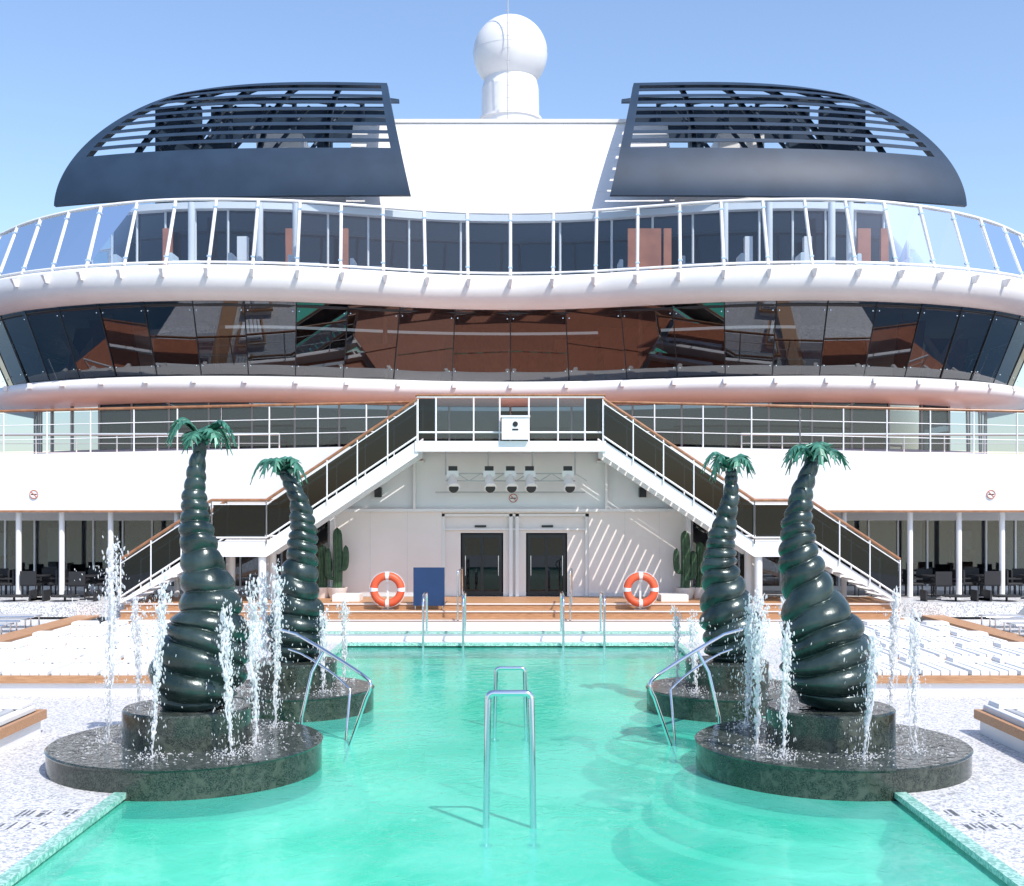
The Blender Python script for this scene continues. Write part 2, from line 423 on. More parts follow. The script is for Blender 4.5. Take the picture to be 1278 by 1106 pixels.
hood(-1); hood(1)

# ------------------------------------------------------ radome
e=empty('satellite_dome')
mb=MB()
prof=[(1.5,20.7),(1.5,23.3)]; mb.lathe(0,60,prof,48)
mb.lathe(0,60,[(1.58,23.3),(1.58,23.42)],48); mb.lathe(0,60,[(1.5,23.3),(1.58,23.3)],48); mb.lathe(0,60,[(1.58,23.42),(1.44,23.45)],48)
mb.lathe(0,60,[(1.44,23.45),(1.42,24.9),(1.3,25.4)],48)
obj('pedestal',mb,WHITE,e)
bm=bmesh.new(); bmesh.ops.create_uvsphere(bm,u_segments=48,v_segments=28,radius=1.85); me=bpy.data.meshes.new('dome'); bm.to_mesh(me); bm.free()
for p in me.polygons: p.use_smooth=True
me.materials.append(WHITE); o=bpy.data.objects.new('dome',me); COL.objects.link(o); o.location=(0,60,26.7); o.parent=e
mb=MB(); mb.lathe(0,60,[(1.853,26.69),(1.858,26.7),(1.853,26.71)],48)
obj('dome_joint',mb,SEAML,e)
mb=MB(); mb.box(-1.75,-1.55,60,60.8,20.7,22.4); mb.box(1.55,1.68,60,60.8,20.7,22.2)
obj('cable_boxes',mb,NAVY,e)
mb=MB(); mb.tube([(-.12,57.9,20.7),(-.12,57.9,30)],.026,6)
for k in range(13): mb.tube([(-.22,57.9,22.0+k*.6),(-.02,57.9,22.0+k*.6)],.014,4)
obj('whip_antenna',mb,SEAM,e)

# ------------------------------------------------------ pool-deck level of the superstructure
mb=MB()
for s in (-1,1):
    def X(a): return s*a
    poly=[(X(3.05),6.25),(X(22),5.82),(X(22),4.0),(X(6.15),4.0),(X(6.15),4.6),(X(3.05),6.0)]
    mb.prism(poly,41.4,41.6)
    mb.box(min(X(6.15),X(22)),max(X(6.15),X(22)),41.6,47.5,4.0,4.15)
    mb.box(min(X(3.0),X(24)),max(X(3.0),X(24)),41.6,51,5.65,5.72)
obj('balcony_fascia',mb,WHITE,ship)
mb=MB()
for s in (-1,1): mb.box(min(s*3.06,s*24),max(s*3.06,s*24),41.62,49,5.73,5.78)
mb.box(-3.0,3.0,42.3,48,6.15,6.2)
mb.box(-3.0,3.0,39.12,42.3,6.225,6.24)
obj('balcony_decking',mb,DECKTEAK,ship)
mb=MB()
for s in (-1,1):
    mb.prism([(s*6.3,3.93),(s*22,3.93),(s*22,4.0),(s*6.3,4.0)],41.32,41.42)
obj('fascia_wood_trim',mb,WOODRAIL,ship)
mb=MB()
def framewall(mb,x0,x1,z0,z1,y0,y1,holes):
    xs=sorted(set([x0,x1]+[h[0] for h in holes]+[h[1] for h in holes]))
    for a,b in zip(xs,xs[1:]):
        hs=[h for h in holes if h[0]<=a+1e-6 and h[1]>=b-1e-6]
        if not hs: mb.box(a,b,y0,y1,z0,z1)
        else:
            h=hs[0]
            if h[2]>z0: mb.box(a,b,y0,y1,z0,h[2])
            if h[3]<z1: mb.box(a,b,y0,y1,h[3],z1)
framewall(mb,-6.1,6.1,.98,4.0,42.0,42.2,[(-2.4,2.75,.98,3.9)])
framewall(mb,-2.4,2.75,.98,3.9,42.25,42.4,[(-1.75,-.25,.98,3.2),(.55,2.0,.98,3.2)])
obj('entrance_wall',mb,CREAM,ship)
mb=MB()
mb.box(-6.1,6.1,42.05,42.25,4.0,6.0)
mb.box(-6.15,6.15,41.85,42.0,3.95,4.05)
for s in (-1,1):
    mb.box(min(s*6.1,s*6.25),max(s*6.1,s*6.25),41.6,44,.98,4.0)
    mb.box(min(s*3.3,s*3.38),max(s*3.3,s*3.38),41.8,42.05,4.05,6.0)
for x in (-2.4,-.02,.2,2.65): mb.box(x-.02,x+.1,42.1,42.26,.98,3.9)
mb.box(-2.4,2.75,42.1,42.24,3.78,3.88); mb.box(-2.3,2.65,42.14,42.25,3.3,3.36)
obj('recess_upper_wall',mb,WHITE,ship)
mb=MB()
mb.box(-6.1,-2.4,41.98,42.0,.99,1.12); mb.box(2.75,6.1,41.98,42.0,.99,1.12)
for x in (-4.9,-3.6,4.0,5.2): mb.box(x-.006,x+.006,41.994,42.0,1.12,3.95)
obj('wall_joints_and_skirting',mb,SEAML,ship)
mb=MB()
for (a,b) in ((-1.7,-.3),(.6,1.95)):
    mb.box(a,a+.1,42.3,42.36,1,3.15); mb.box(b-.1,b,42.3,42.36,1,3.15); mb.box(a+.1,b-.1,42.3,42.36,3.02,3.15)
    m_=(a+b)/2; mb.box(m_-.05,m_+.05,42.29,42.35,1,3.02); mb.box(a+.1,b-.1,42.3,42.36,1,1.15)
obj('door_frames',mb,BLACK,ship)
mb=MB(); mb.box(-1.7,-.3,42.33,42.34,1,3.1); mb.box(.6,1.95,42.33,42.34,1,3.1); obj('door_glass',mb,RAILGLASS,ship)
mb=MB(); mb.box(-2.4,2.7,44,44.1,.98,3.9); obj('lobby_back_wall',mb,DARKWALL,ship)
mb=MB(); mb.box(1.1,1.5,42.2,42.24,3.4,3.47); mb.box(-1.25,-.85,42.2,42.24,3.4,3.47); obj('door_labels',mb,BLACK,ship)
mb=MB()
for x in (-.42,1.83,-1.58,.72): mb.tube([(x,42.24,1.7),(x,42.24,2.4)],.02,6)
obj('door_handles',mb,CHROME,ship)

mb=MB(); mb2=MB(); mb3=MB()
for s in (-1,1):
    for x in (8.4,9.8,11.6,13.9,15.6,17.1,19.0): mb.tube([(s*x,41.8,.98),(s*x,41.8,4.0)],.10,10)
    x0,x1=sorted((s*6.2,s*22))
    mb2.box(x0,x1,45.0,45.02,1.0,3.95)
    mb3.box(x0,x1,47.4,47.5,.9,4.0)
    mb.box(x0,x1,44.9,45.1,3.6,4.0); mb.box(x0,x1,44.94,45.06,.98,1.15)
    for k in range(14):
        x=6.8+k*1.1; mb.box(s*x-.03,s*x+.03,44.93,45.07,1.1,3.7)
obj('veranda_posts',mb,WHITE,ship); obj('veranda_windows',mb2,glass('veranda_glass',(.5,.55,.57),.04),ship)
obj('veranda_inner_wall',mb3,GREYWALL,ship)
mb=MB()
for s in (-1,1):
    for k in range(9):
        x=7+k*1.7+random.random()*.5; h=random.uniform(.6,1.7); w=random.uniform(.3,.9)
        mb.box(s*x-w/2,s*x+w/2,46.2,46.6,1.0,1+h)
obj('veranda_interior_fittings',mb,BROWN,ship)
mb=MB()
for s in (-1,1):
    for k in range(6):
        x=8+k*2.3+random.random(); mb.box(s*x-.35,s*x+.35,46.9,47.3,1.0,3.0+random.random()*.6)
obj('veranda_white_screens',mb,CREAM,ship)

def railing(name,pts,h,glassmat,rails=3,wood=True,post=1.5):
    e=empty(name); pts=[Vector(p) for p in pts]
    mb=MB(); mg=MB(); mw=MB()
    for a,b in zip(pts,pts[1:]):
        L=(b-a).length; k=max(1,int(round(L/post)))
        for i in range(k+1):
            p=a.lerp(b,i/k); mb.tube([p,p+Vector((0,0,h))],.028,6)
        for r in range(1,rails+1):
            z=Vector((0,0,h*r/(rails+1)*1.0)); mb.tube([a+z,b+z],.016,5)
        if glassmat: 
            o1=Vector((0,.03,.1)); o2=Vector((0,.03,h-.08)); mg.add([a+o1,b+o1,b+o2,a+o2],[(0,1,2,3)])
        mw.tube([a+Vector((0,0,h)),b+Vector((0,0,h))],.05,8)
    obj('posts_and_rails',mb,WHITE,e)
    if glassmat: obj('glass_panels',mg,glassmat,e)
    obj('handrail',mw,WOODRAIL if wood else WHITE,e)
    return e
for s in (-1,1):
    railing('balcony_railing',[(s*3.3,41.5,6.24),(s*10,41.5,6.09),(s*22,41.5,5.82)],1.5,LIGHTGLASS,2)
    railing('balcony_railing',[(s*8.5,44.2,5.78),(s*22,44.4,5.78)],1.0,None,2,False)

e=empty('stair_landing')
mb=MB()
mb.box(-3.05,3.05,39.1,41.9,6.0,6.22); mb.box(-3.1,3.1,39.0,39.1,5.92,6.26)
obj('landing_slab',mb,WHITE,e)
mb=MB()
for a,b in ((-3.0,-2.45),(2.45,3.0)): mb.box(a,b,39.2,39.22,6.35,7.65)
obj('smoked_panels',mb,RAILGLASS,e)
mb=MB()
for a,b in ((-2.4,-1.25),(-1.15,-.4),(.65,2.4),): mb.box(a,b,39.2,39.22,6.35,7.65)
obj('clear_panels',mb,LIGHTGLASS,e)
mb=MB()
for x in (-3.05,-2.43,-1.2,-.35,.6,1.55,2.43,3.05): mb.tube([(x,39.2,6.2),(x,39.2,7.7)],.03,6)
mb.tube([(-3.05,39.2,6.55),(3.05,39.2,6.55)],.035,6); mb.tube([(-3.05,39.2,7.7),(3.05,39.2,7.7)],.03,6)
obj('landing_posts',mb,WHITE,e)
mb=MB(); mb.tube([(-3.1,39.2,7.76),(3.1,39.2,7.76)],.045,8); obj('landing_handrail',mb,WOODRAIL,e)
e=empty('announcement_lectern')
mb=MB(); mb.box(-.28,.6,38.85,39.05,6.3,7.02); mb.box(-.32,.64,38.82,39.08,7.02,7.08); obj('cabinet',mb,WHITE,e)
mb=MB(); mb.tube([(.16,38.83,6.80),(.16,38.86,6.80)],.085,20); mb.box(.06,.26,38.835,38.86,6.6,6.65); obj('plain_mark',mb,BLACK,e)

def stairs(s):
    e=empty('staircase')
    white=MB(); gl=MB(); wd=MB(); tr=MB(); ch=MB()
    y0,y1=39.05,41.15
    segs=[((3.0,6.22),(7.92,2.92)),((7.92,2.92),(9.7,2.92)),((9.7,2.92),(12.65,1.0))]
    for (xa,za),(xb,zb) in segs:
        for (ya,yb) in ((y0,y0+.1),(y1-.1,y1)):
            low_a,low_b=.42,.42
            white.prism([(s*xa,za+.08),(s*xb,zb+.08),(s*xb,max(zb-low_b,.99)),(s*xa,za-low_a)],ya,yb)
        for yy in (y0-.02,y1+.02):
            gl.prism([(s*(xa+.05),za+.22),(s*(xb-.05),zb+.22),(s*(xb-.05),zb+1.28),(s*(xa+.05),za+1.28)],yy,yy+.012)
            wd.tube([(s*xa,yy,za+1.42),(s*xb,yy,zb+1.42)],.05,8)
            ch.tube([(s*xa,yy-.03,za+.2),(s*xb,yy-.03,zb+.2)],.035,6)
            ch.tube([(s*xa,yy-.03,za+1.28),(s*xb,yy-.03,zb+1.28)],.02,6)
            k=max(1,int(round(math.hypot(xb-xa,zb-za)/1.25)))
            for i in range(k+1):
                x=xa+(xb-xa)*i/k; z=za+(zb-za)*i/k; ch.tube([(s*x,yy-.03,z),(s*x,yy-.03,z+1.4)],.024,6)
        if abs(za-zb)>.1:
            k=int(round((za-zb)/.17))
            for i in range(k):
                x=xa+(xb-xa)*(i+.5)/k; z=za+(zb-za)*(i+.5)/k-.05
                w=abs(xb-xa)/k*.5; white.box(min(s*(x-w),s*(x+w)),max(s*(x-w),s*(x+w)),y0+.1,y1-.1,z-.05,z)
        else: white.box(min(s*xa,s*xb),max(s*xa,s*xb),y0+.1,y1-.1,za-.15,za-.02)
    for x in (8.1,9.5):
        for yy in (y0+.2,y1-.2): white.tube([(s*x,yy,.95),(s*x,yy,2.8)],.13,12)
    obj('stringers_and_treads',white,WHITE,e); obj('smoked_glass',gl,RAILGLASS,e); obj('handrails',wd,WOODRAIL,e); obj('rail_tubes',ch,WHITE,e)
stairs(-1); stairs(1)

e=empty('stage_light_bar')
mb=MB()
for z in (5.25,5.0): mb.tube([(-2.2,40.8,z),(2.2,40.8,z)],.025,6)
for k in range(12): mb.tube([(-2.2+k*.4,40.8,5.25 if k%2 else 5.0),(-1.8+k*.4,40.8,5.0 if k%2 else 5.25)],.015,5)
for x in (-2.2,-.75,.75,2.2): mb.tube([(x,40.8,5.2),(x,40.8,6.0)],.025,6)
for z in (4.62,): mb.tube([(-2.6,41.7,z),(2.6,41.7,z)],.03,6)
obj('truss',mb,SEAM,e)
mb=MB(); mb2=MB()
for x in (-1.95,-.72,.0,.65,1.95):
    mb.tube([(x,40.7,5.2),(x,40.5,4.95),(x+.05,40.3,4.75)],[.09,.17,.22],12)
    mb.box(x-.2,x+.2,40.6,40.8,5.12,5.34)
    mb2.tube([(x+.05,40.3,4.75),(x+.055,40.28,4.74)],.17,12)
    mb2.box(x-.15,x+.15,40.75,40.9,5.34,5.5)
obj('spot_housings',mb,WHITE,e); obj('spot_lenses',mb2,BLACK,e)
for s in (-1,1):
    e=empty('wall_speaker'); mb=MB(); mb.bbox(s*4.6-.12,s*4.6+.12,41.7,42.0,4.45,4.8,.03); obj('case',mb,BLACK,e)
    mb=MB(); mb.box(s*4.6-.03,s*4.6+.03,41.9,42.06,4.75,5.0); obj('bracket',mb,SEAM,e)

def nosmoke(x,y,z):
    e=empty('no_smoking_sign'); r=.155
    mb=MB(); mb.tube([(x,y,z),(x,y-.012,z)],r,28); obj('plate',mb,WHITE,e)
    mb=MB()
    pts=[(x+math.cos(t*math.pi/14)*r*.9,y-.02,z+math.sin(t*math.pi/14)*r*.9) for t in range(29)]
    mb.tube(pts,.014,6,False); mb.tube([(x-r*.62,y-.022,z+r*.62),(x+r*.62,y-.022,z-r*.62)],.012,6); obj('prohibition_ring',mb,SIGNRED,e)
    mb=MB(); mb.box(x-.1,x+.1,y-.018,y-.013,z-.02,z+.015); obj('cigarette',mb,BLACK,e)
nosmoke(.1,42.03,4.42); nosmoke(-16.4,41.38,4.55); nosmoke(16.55,41.38,4.55)

# ------------------------------------------------------ decks, pool
mb=MB()
ZD=.10
mb.box(-22,-5.5,-12,17.1,-.35,ZD); mb.box(5.5,22,-12,17.1,-.35,ZD)
mb.box(-22,-4.9,17.1,35.5,-.35,ZD); mb.box(4.9,22,17.1,35.5,-.35,ZD)
mb.box(-22,22,35.5,38.4,-.35,ZD); mb.box(-5.5,5.5,-12,6,-.35,ZD)
obj('mosaic_pool_deck',mb,MOSAIC)
mb=MB()
mb.box(-22,22,39.5,50,.5,.97)
obj('upper_terrace_floor',mb,MOSAIC)
pool=empty('swimming_pool')
mb=MB()
mb.box(-5.6,5.6,5.9,35.6,-1.6,-1.4)
for a in ((-5.62,-5.5,5.9,17.1),(5.5,5.62,5.9,17.1),(-5.02,-4.9,17.1,35.5),(4.9,5.02,17.1,35.5),(-5.5,5.5,35.5,35.62),(-5.62,-4.9,17.1,17.2),(4.9,5.62,17.1,17.2)):
    mb.box(a[0]+.003,a[1]-.003,a[2],a[3],-1.5,ZD-.02)
for s in (-1,1):
    for k in range(3):
        mb.lathe(s*4.95,19.1,[(2.35+k*.35,-.25-.3*k),(2.35+k*.35,-1.45)],40); mb.lathe(s*4.95,19.1,[(0,-.25-.3*k),(2.35+k*.35,-.25-.3*k)],40)
        mb.lathe(s*4.3,24.7,[(1.85+k*.35,-.25-.3*k),(1.85+k*.35,-1.45)],40); mb.lathe(s*4.3,24.7,[(0,-.25-.3*k),(1.85+k*.35,-.25-.3*k)],40)
mb.box(-4.9,4.9,34.0,35.5,-1.4,-.5); mb.box(-4.9,4.9,32.8,34.0,-1.4,-.9)
obj('basin',mb,POOLTILE,pool)
mb=MB()
for s in (-1,1):
    for (a,b,c,d) in ((5.44,5.62,6,17.1),(4.84,5.02,17.28,35.3)):
        x0,x1=sorted((s*a,s*b)); mb.box(x0,x1,c,d,ZD-.06,ZD+.02)
    x0,x1=sorted((s*4.84,s*5.62)); mb.box(x0,x1,17.1,17.28,ZD-.06,ZD+.02)
mb.box(-5.02,5.02,35.3,35.62,ZD-.06,ZD+.02)
obj('coping',mb,COPING,pool)
mb=MB(); mb.add([(-5.5,6,0),(5.5,6,0),(5.5,17.1,0),(4.9,17.1,0),(4.9,35.5,0),(-4.9,35.5,0),(-4.9,17.1,0),(-5.5,17.1,0)],[tuple(range(8))]); obj('water',mb,WATER)
mb=MB()
def marks(cx,cy,w,l,z,rows=2):
    t=.034; nx=int(w/t); rl=l/rows; ny=max(3,int(rl*.62/.055))
    for r in range(rows):
        i=0
        while i<nx:
            run=random.choice((1,1,2)); keep=random.random()<.62
            if keep:
                j0=random.randint(0,1); j1=ny-random.randint(0,2)
                for j in range(j0,j1):
                    if random.random()<.78:
                        for q in range(run):
                            x=cx-w/2+(i+q)*t; y=cy+l/2-r*rl-(j+1)*.055; mb.box(x,x+t*.86,y,y+.048,z,z+.004)
            i+=run+1
for s in (-1,1):
    marks(s*6.15,15.5,.72,1.3,ZD); marks(s*4.05,35.46,1.3,.26,ZD+.02,1)
obj('pool_edge_markings',mb,MARKT)
e=empty('pool_end_ledge'); mb=MB()
mb.box(-5.6,5.6,36.1,36.5,ZD,.32); mb.box(-11,11,37.6,37.9,ZD,.5)
obj('ledge',mb,WHITE,e)
mb=MB(); mb.box(-5.65,5.65,36.05,36.55,.32,.36); obj('cap',mb,COPING,e)
e=empty('teak_steps'); mb=MB()
mb.box(-12.6,12.6,38.4,41.4,.1,.55); 
mb.box(-12.6,12.6,38.85,41.4,.55,.78); mb.box(-12.6,12.6,39.25,41.9,.78,.985)
mb.box(-1.9,1.9,37.7,38.4,.1,.38)
obj('step_blocks',mb,TEAK,e)
mb=MB()
for y,z in ((38.39,.50),(38.84,.74),(39.24,.95)): mb.box(-12.6,12.6,y-.02,y,z-.02,z+.02)
obj('step_nosings',mb,CREAM,e)
mb=MB()
for s in (-1,1):
    x0,x1=sorted((s*5.0,s*5.9)); mb.box(x0,x1,39.8,40.8,.985,1.2)
obj('planter_kerb',mb,CREAM)
for s in (-1,1):
    e=empty('teak_capped_wall'); mb=MB(); x0,x1=sorted((s*13.6,s*14.0)); mb.box(x0,x1,20,40.5,ZD,.5); obj('wall',mb,WHITE,e)
    mb=MB(); x0,x1=sorted((s*13.5,s*14.25)); mb.box(x0,x1,20,40.6,.5,.56); obj('cap',mb,TEAK,e)
    mb=MB(); x0,x1=sorted((s*14.25,s*22)); mb.box(x0,x1,18,41,ZD,.42); obj('side_deck',mb,MOSAIC,e)

# ------------------------------------------------------ day beds
def daybed(x0,x1,y0,y1,nb,rows=1):
    e=empty('day_bed'); x0,x1=sorted((x0,x1))
    mb=MB(); mb.box(x0+.08,x1-.08,y0+.08,y1-.08,ZD,.36); obj('plinth',mb,WHITE,e)
    mb=MB(); mb.box(x0,x1,y0,y0+.09,.36,.52); mb.box(x0,x1,y1-.09,y1,.36,.52); mb.box(x0,x0+.09,y0+.09,y1-.09,.36,.52); mb.box(x1-.09,x1,y0+.09,y1-.09,.36,.52)
    obj('teak_frame',mb,TEAK,e)
    mb=MB(); mg=MB(); w=(x1-x0-.2)/nb
    for i in range(nb):
        a=x0+.1+i*w; 
        k=5
        for j in range(k):
            c=a+.03+(w-.06)*j/k; d=a+.03+(w-.06)*(j+1)/k-.03
            (mg if j%2 and nb<4 else mb).bbox(c,d,y0+.1,y1-.1,.5,.62+random.uniform(-.012,.012),.035)
        mb.bbox(a+.1,a+w-.1,y1-.62,y1-.15,.61,.72,.05)
    obj('cushions',mb,CUSHION,e)
    if mg.v: obj('grey_cushion_stripes',mg,GREYCUSH,e)
for s in (-1,1):
    for (a,b,y0,y1,nb) in ((7.7,13.2,25.8,27.8,5),(8.2,13.2,28.6,30.6,5),(8.8,13.2,31.4,33.3,4),(9.5,13.2,34.2,36.2,4)):
        daybed(s*a,s*b,y0,y1,nb)
    daybed(s*8.33,s*11.5,16.5,21.6,3)

def lounger(x,y,s):
    e=empty('sun_lounger'); z=.42; mb=MB(); mc=MB()
    for dy in (-.32,.32):
        mb.tube([(x-.9*s,y+dy,z+.35),(x+.3*s,y+dy,z+.35),(x+1.0*s,y+dy,z+1.05)],.03,6)
        for dx in (-.8,.2): mb.tube([(x+dx*s,y+dy,z),(x+dx*s,y+dy,z+.35)],.025,6)
    mb.tube([(x+.75*s,y+.3,z),(x+.85*s,y+.3,z+.9)],.02,6)
    mc.add([(x-.9*s,y-.3,z+.38),(x-.9*s,y+.3,z+.38),(x+.3*s,y+.3,z+.38),(x+.3*s,y-.3,z+.38),(x+1.0*s,y+.3,z+1.08),(x+1.0*s,y-.3,z+1.08)],[(0,1,2,3),(3,2,4,5)])
    obj('frame',mb,CHROME,e); o=obj('sling',mc,GREYCUSH,e)
for s in (-1,1):
    for k in range(4): lounger(s*(15.1+.1*k),33.0+k*1.3,s)

def table(x,y,z=.97):
    e=empty('cafe_table'); mb=MB(); mb.lathe(x,y,[(0,z+.74),(.45,z+.74)],20); mb.lathe(x,y,[(.45,z+.74),(.45,z+.70)],20); mb.tube([(x,y,z),(x,y,z+.72)],.04,8); mb.lathe(x,y,[(.25,z),(.25,z+.03)],16); mb.lathe(x,y,[(.25,z+.03),(.03,z+.05)],16); obj('top_and_base',mb,BLACKRAT,e)
def chair(x,y,a,z=.97):
    e=empty('rattan_chair'); mb=MB()
    for dx in (-.24,.24):
        for dy in (-.22,.22): mb.tube([(dx,dy,0),(dx,dy,.42)],.022,5)
        mb.box(dx-.03,dx+.03,-.22,.25,.60,.65)
    mb.bbox(-.28,.28,-.26,.28,.40,.48,.02); mb.box(-.28,.28,.24,.30,.45,.92)
    c,sn=math.cos(a),math.sin(a); mb.v=[(x+p[0]*c-p[1]*sn,y+p[0]*sn+p[1]*c,z+p[2]) for p in mb.v]; obj('woven_body',mb,BLACKRAT,e)
for s in (-1,1):
    for (tx,ty) in ((13.2,42.6),(14.9,42.3),(16.7,42.6),(18.4,42.4)):
        table(s*tx,ty)
        for a in (0,math.pi/2,math.pi,-math.pi/2): chair(s*tx+math.cos(a+math.pi/2)*.7,ty+math.sin(a+math.pi/2)*.7,a)
    for tx in (14.9,16.6): 
        table(s*tx,40.2,.42); chair(s*tx-.8,40.2,math.pi/2,.42); chair(s*tx+.8,40.2,-math.pi/2,.42)

# ------------------------------------------------------ palms and basins
def basin(x,y,r,rp,h=.45,ph=1.0):
    e=empty('fountain_basin')
    mb=MB(); mb.lathe(x,y,[(r-.02,-.25),(r-.02,h-.05)],72); mb.lathe(x,y,[(r-.02,h-.05),(r,h-.02)],72); mb.lathe(x,y,[(r,h-.02),(r-.03,h)],72); mb.lathe(x,y,[(rp,h),(rp,ph-.03),(rp-.03,ph)],64)
    obj('marble_drum',mb,GRANITE,e)
    mb=MB(); mb.lathe(x,y,[(r-.03,h),(rp,h+.001)],72); mb.lathe(x,y,[(rp-.03,ph),(0.0,ph)],48); obj('wet_top',mb,GRANITETOP,e)
    mb=MB()
    for k in range(int(260*(r/2.1)**2)):
        a=random.uniform(0,6.283); q=rp+.02+(r-rp-.1)*random.random()**1.4; w=random.uniform(.005,.018)*(1 if random.random()<.9 else 2)
        cx,cy=x+q*math.cos(a),y+q*math.sin(a)
        mb.add([(cx+w*math.cos(t)*1.4,cy+w*math.sin(t),h+.003) for t in (0,1.05,2.1,3.14,4.2,5.24)]+[(cx,cy,h+.003+w*.5)],[(i,(i+1)%6,6) for i in range(6)],True)
    obj('foam_flecks',mb,SPRAY,e)
    return e
def cat3(P,N):
    Q=[P[0]]+P+[P[-1]]; out=[]; m=len(P)-1
    for q in range(N+1):
        t=q/N*m; i=min(int(t),m-1); t-=i; p0,p1,p2,p3=Q[i],Q[i+1],Q[i+2],Q[i+3]
        out.append([.5*((2*p1[c])+(-p0[c]+p2[c])*t+(2*p0[c]-5*p1[c]+4*p2[c]-p3[c])*t*t+(-p0[c]+3*p1[c]-3*p2[c]+p3[c])*t**3) for c in range(len(p0))])
    return out
def palm(prof,turn,seed,flen=.62):
    rnd=random.Random(seed)
    e=empty('palm_tree_sculpture')
    N=420; M=44; C=cat3(prof,N); vs=[];fs=[]
    phase=[0]; z_=0
    for a,b in zip(C,C[1:]):
        dl=math.dist(a[:3],b[:3]); r=(a[3]+b[3])/2
        z_+=dl
        pitch=(.13+.40*r)*(1+.25*math.sin(z_*3.1+seed))
        phase.append(phase[-1]+dl/pitch)
    for q,c in enumerate(C):
        a=C[max(0,q-1)]; b=C[min(N,q+1)]
        d=(Vector(b[:3])-Vector(a[:3])).normalized()
        u=Vector((1,0,0)); u=(u-d*u.dot(d)).normalized(); w=d.cross(u)
        for k in range(M):
            t=2*math.pi*k/M
            raw=phase[q]+turn*k/M+.16*math.sin(t+seed+q*.012)+.09*math.sin(2*t+seed)+.05*math.sin(3*t+phase[q])
            ph=raw%1.0
            lump=.05*math.sin(2.3*raw+1.7*math.sin(t+seed))
            f=math.sin(math.pi*ph)**.6
            rr=c[3]*(.82+.20*f+.05*ph+lump)
            vs.append(Vector(c[:3])+(u*math.cos(t)+w*math.sin(t))*rr)
    for q in range(N):
        for k in range(M): fs.append((q*M+k,q*M+(k+1)%M,(q+1)*M+(k+1)%M,(q+1)*M+k))
    mb=MB(); mb.add(vs,fs,True); mb.add(vs[-M:],[tuple(range(M))]); obj('coiled_trunk',mb,BRONZE,e)
    top=Vector(C[-1][:3]); mb=MB()
    nf=8
    for i in range(nf):
        az=2*math.pi*i/nf+rnd.uniform(-.25,.25); L=flen*rnd.uniform(.85,1.15); rise=rnd.uniform(.3,.7); droop=rnd.uniform(.45,.85)
        dirv=Vector((math.cos(az),math.sin(az),0)); side=Vector((-math.sin(az),math.cos(az),0))
        K=8; sp=[]
        for j in range(K+1):
            t=j/K; sp.append(top+dirv*L*(t-.12*t*t)+Vector((0,0,L*(rise*math.sin(t*2.4)-droop*t**2.3*.8))))
        wv=[.06,.13,.18,.21,.22,.21,.18,.13,.05]
        for sgn in (-1,1):
            for j in range(K):
                a=sp[j]; b=sp[j+1]; w=wv[j+1]*flen*1.15+.02
                tip=b+(b-a)*.55+side*sgn*w*1.15+Vector((0,0,-w*.35))
                lift=Vector((0,0,.014))
                m1=a.lerp(b,.95)+side*sgn*w*.5+Vector((0,0,-w*.05)); m2=a+side*sgn*w*.55+Vector((0,0,-w*.12))
                mb.add([a+lift,b+lift,m1,tip,m2],[(0,1,2),(0,2,3),(0,3,4)])
        mb.tube(sp,[.024-.002*j for j in range(K+1)],5)
    o=obj('fronds',mb,LEAF,e,recalc=False)
    md=o.modifiers.new('thick','SOLIDIFY'); md.thickness=.014
    mb=MB(); 
    for k in range(3): 
        a=k*2.1; p=top+Vector((.07*math.cos(a),.07*math.sin(a),-.04)); mb.tube([p+Vector((0,0,.05)),p+Vector((0,0,.02)),p,p-Vector((0,0,.04))],[.02,.05,.05,.02],8)
    obj('crown_boss',mb,LEAF,e)

palm([(-4.93,19.0,1.0,.44),(-4.95,19.0,1.25,.65),(-4.88,19.0,1.75,.73),(-4.76,19.05,2.35,.58),(-4.84,19.1,3.0,.38),(-4.98,19.1,3.7,.27),(-5.02,19.1,4.4,.18),(-4.95,19.1,5.0,.115),(-4.9,19.1,5.22,.085)],1,1,.56)
palm([(5.02,19.0,1.0,.44),(5.06,19.0,1.25,.63),(5.02,19.0,1.75,.70),(4.86,19.05,2.4,.54),(4.66,19.1,3.05,.37),(4.56,19.1,3.7,.27),(4.62,19.1,4.3,.18),(4.76,19.1,4.78,.12),(4.83,19.1,4.93,.085)],-1,2,.56)
palm([(-4.42,24.7,1.0,.40),(-4.42,24.7,1.25,.56),(-4.40,24.7,1.75,.58),(-4.38,24.7,2.4,.45),(-4.3,24.7,3.05,.33),(-4.26,24.7,3.7,.27),(-4.36,24.7,4.3,.19),(-4.6,24.7,4.75,.12),(-4.72,24.7,4.88,.08)],1,3,.6)
palm([(4.62,24.7,1.0,.40),(4.60,24.7,1.25,.58),(4.52,24.7,1.75,.60),(4.38,24.7,2.4,.46),(4.30,24.7,3.05,.34),(4.38,24.7,3.7,.25),(4.52,24.7,4.3,.17),(4.54,24.7,4.8,.12),(4.53,24.7,4.94,.08)],-1,4,.6)
basin(-5.13,19.1,2.13,1.0); basin(5.08,19.1,2.13,1.0)
basin(-4.42,24.7,1.62,.85,.45,1.0); basin(4.45,24.7,1.66,.85,.45,1.0)

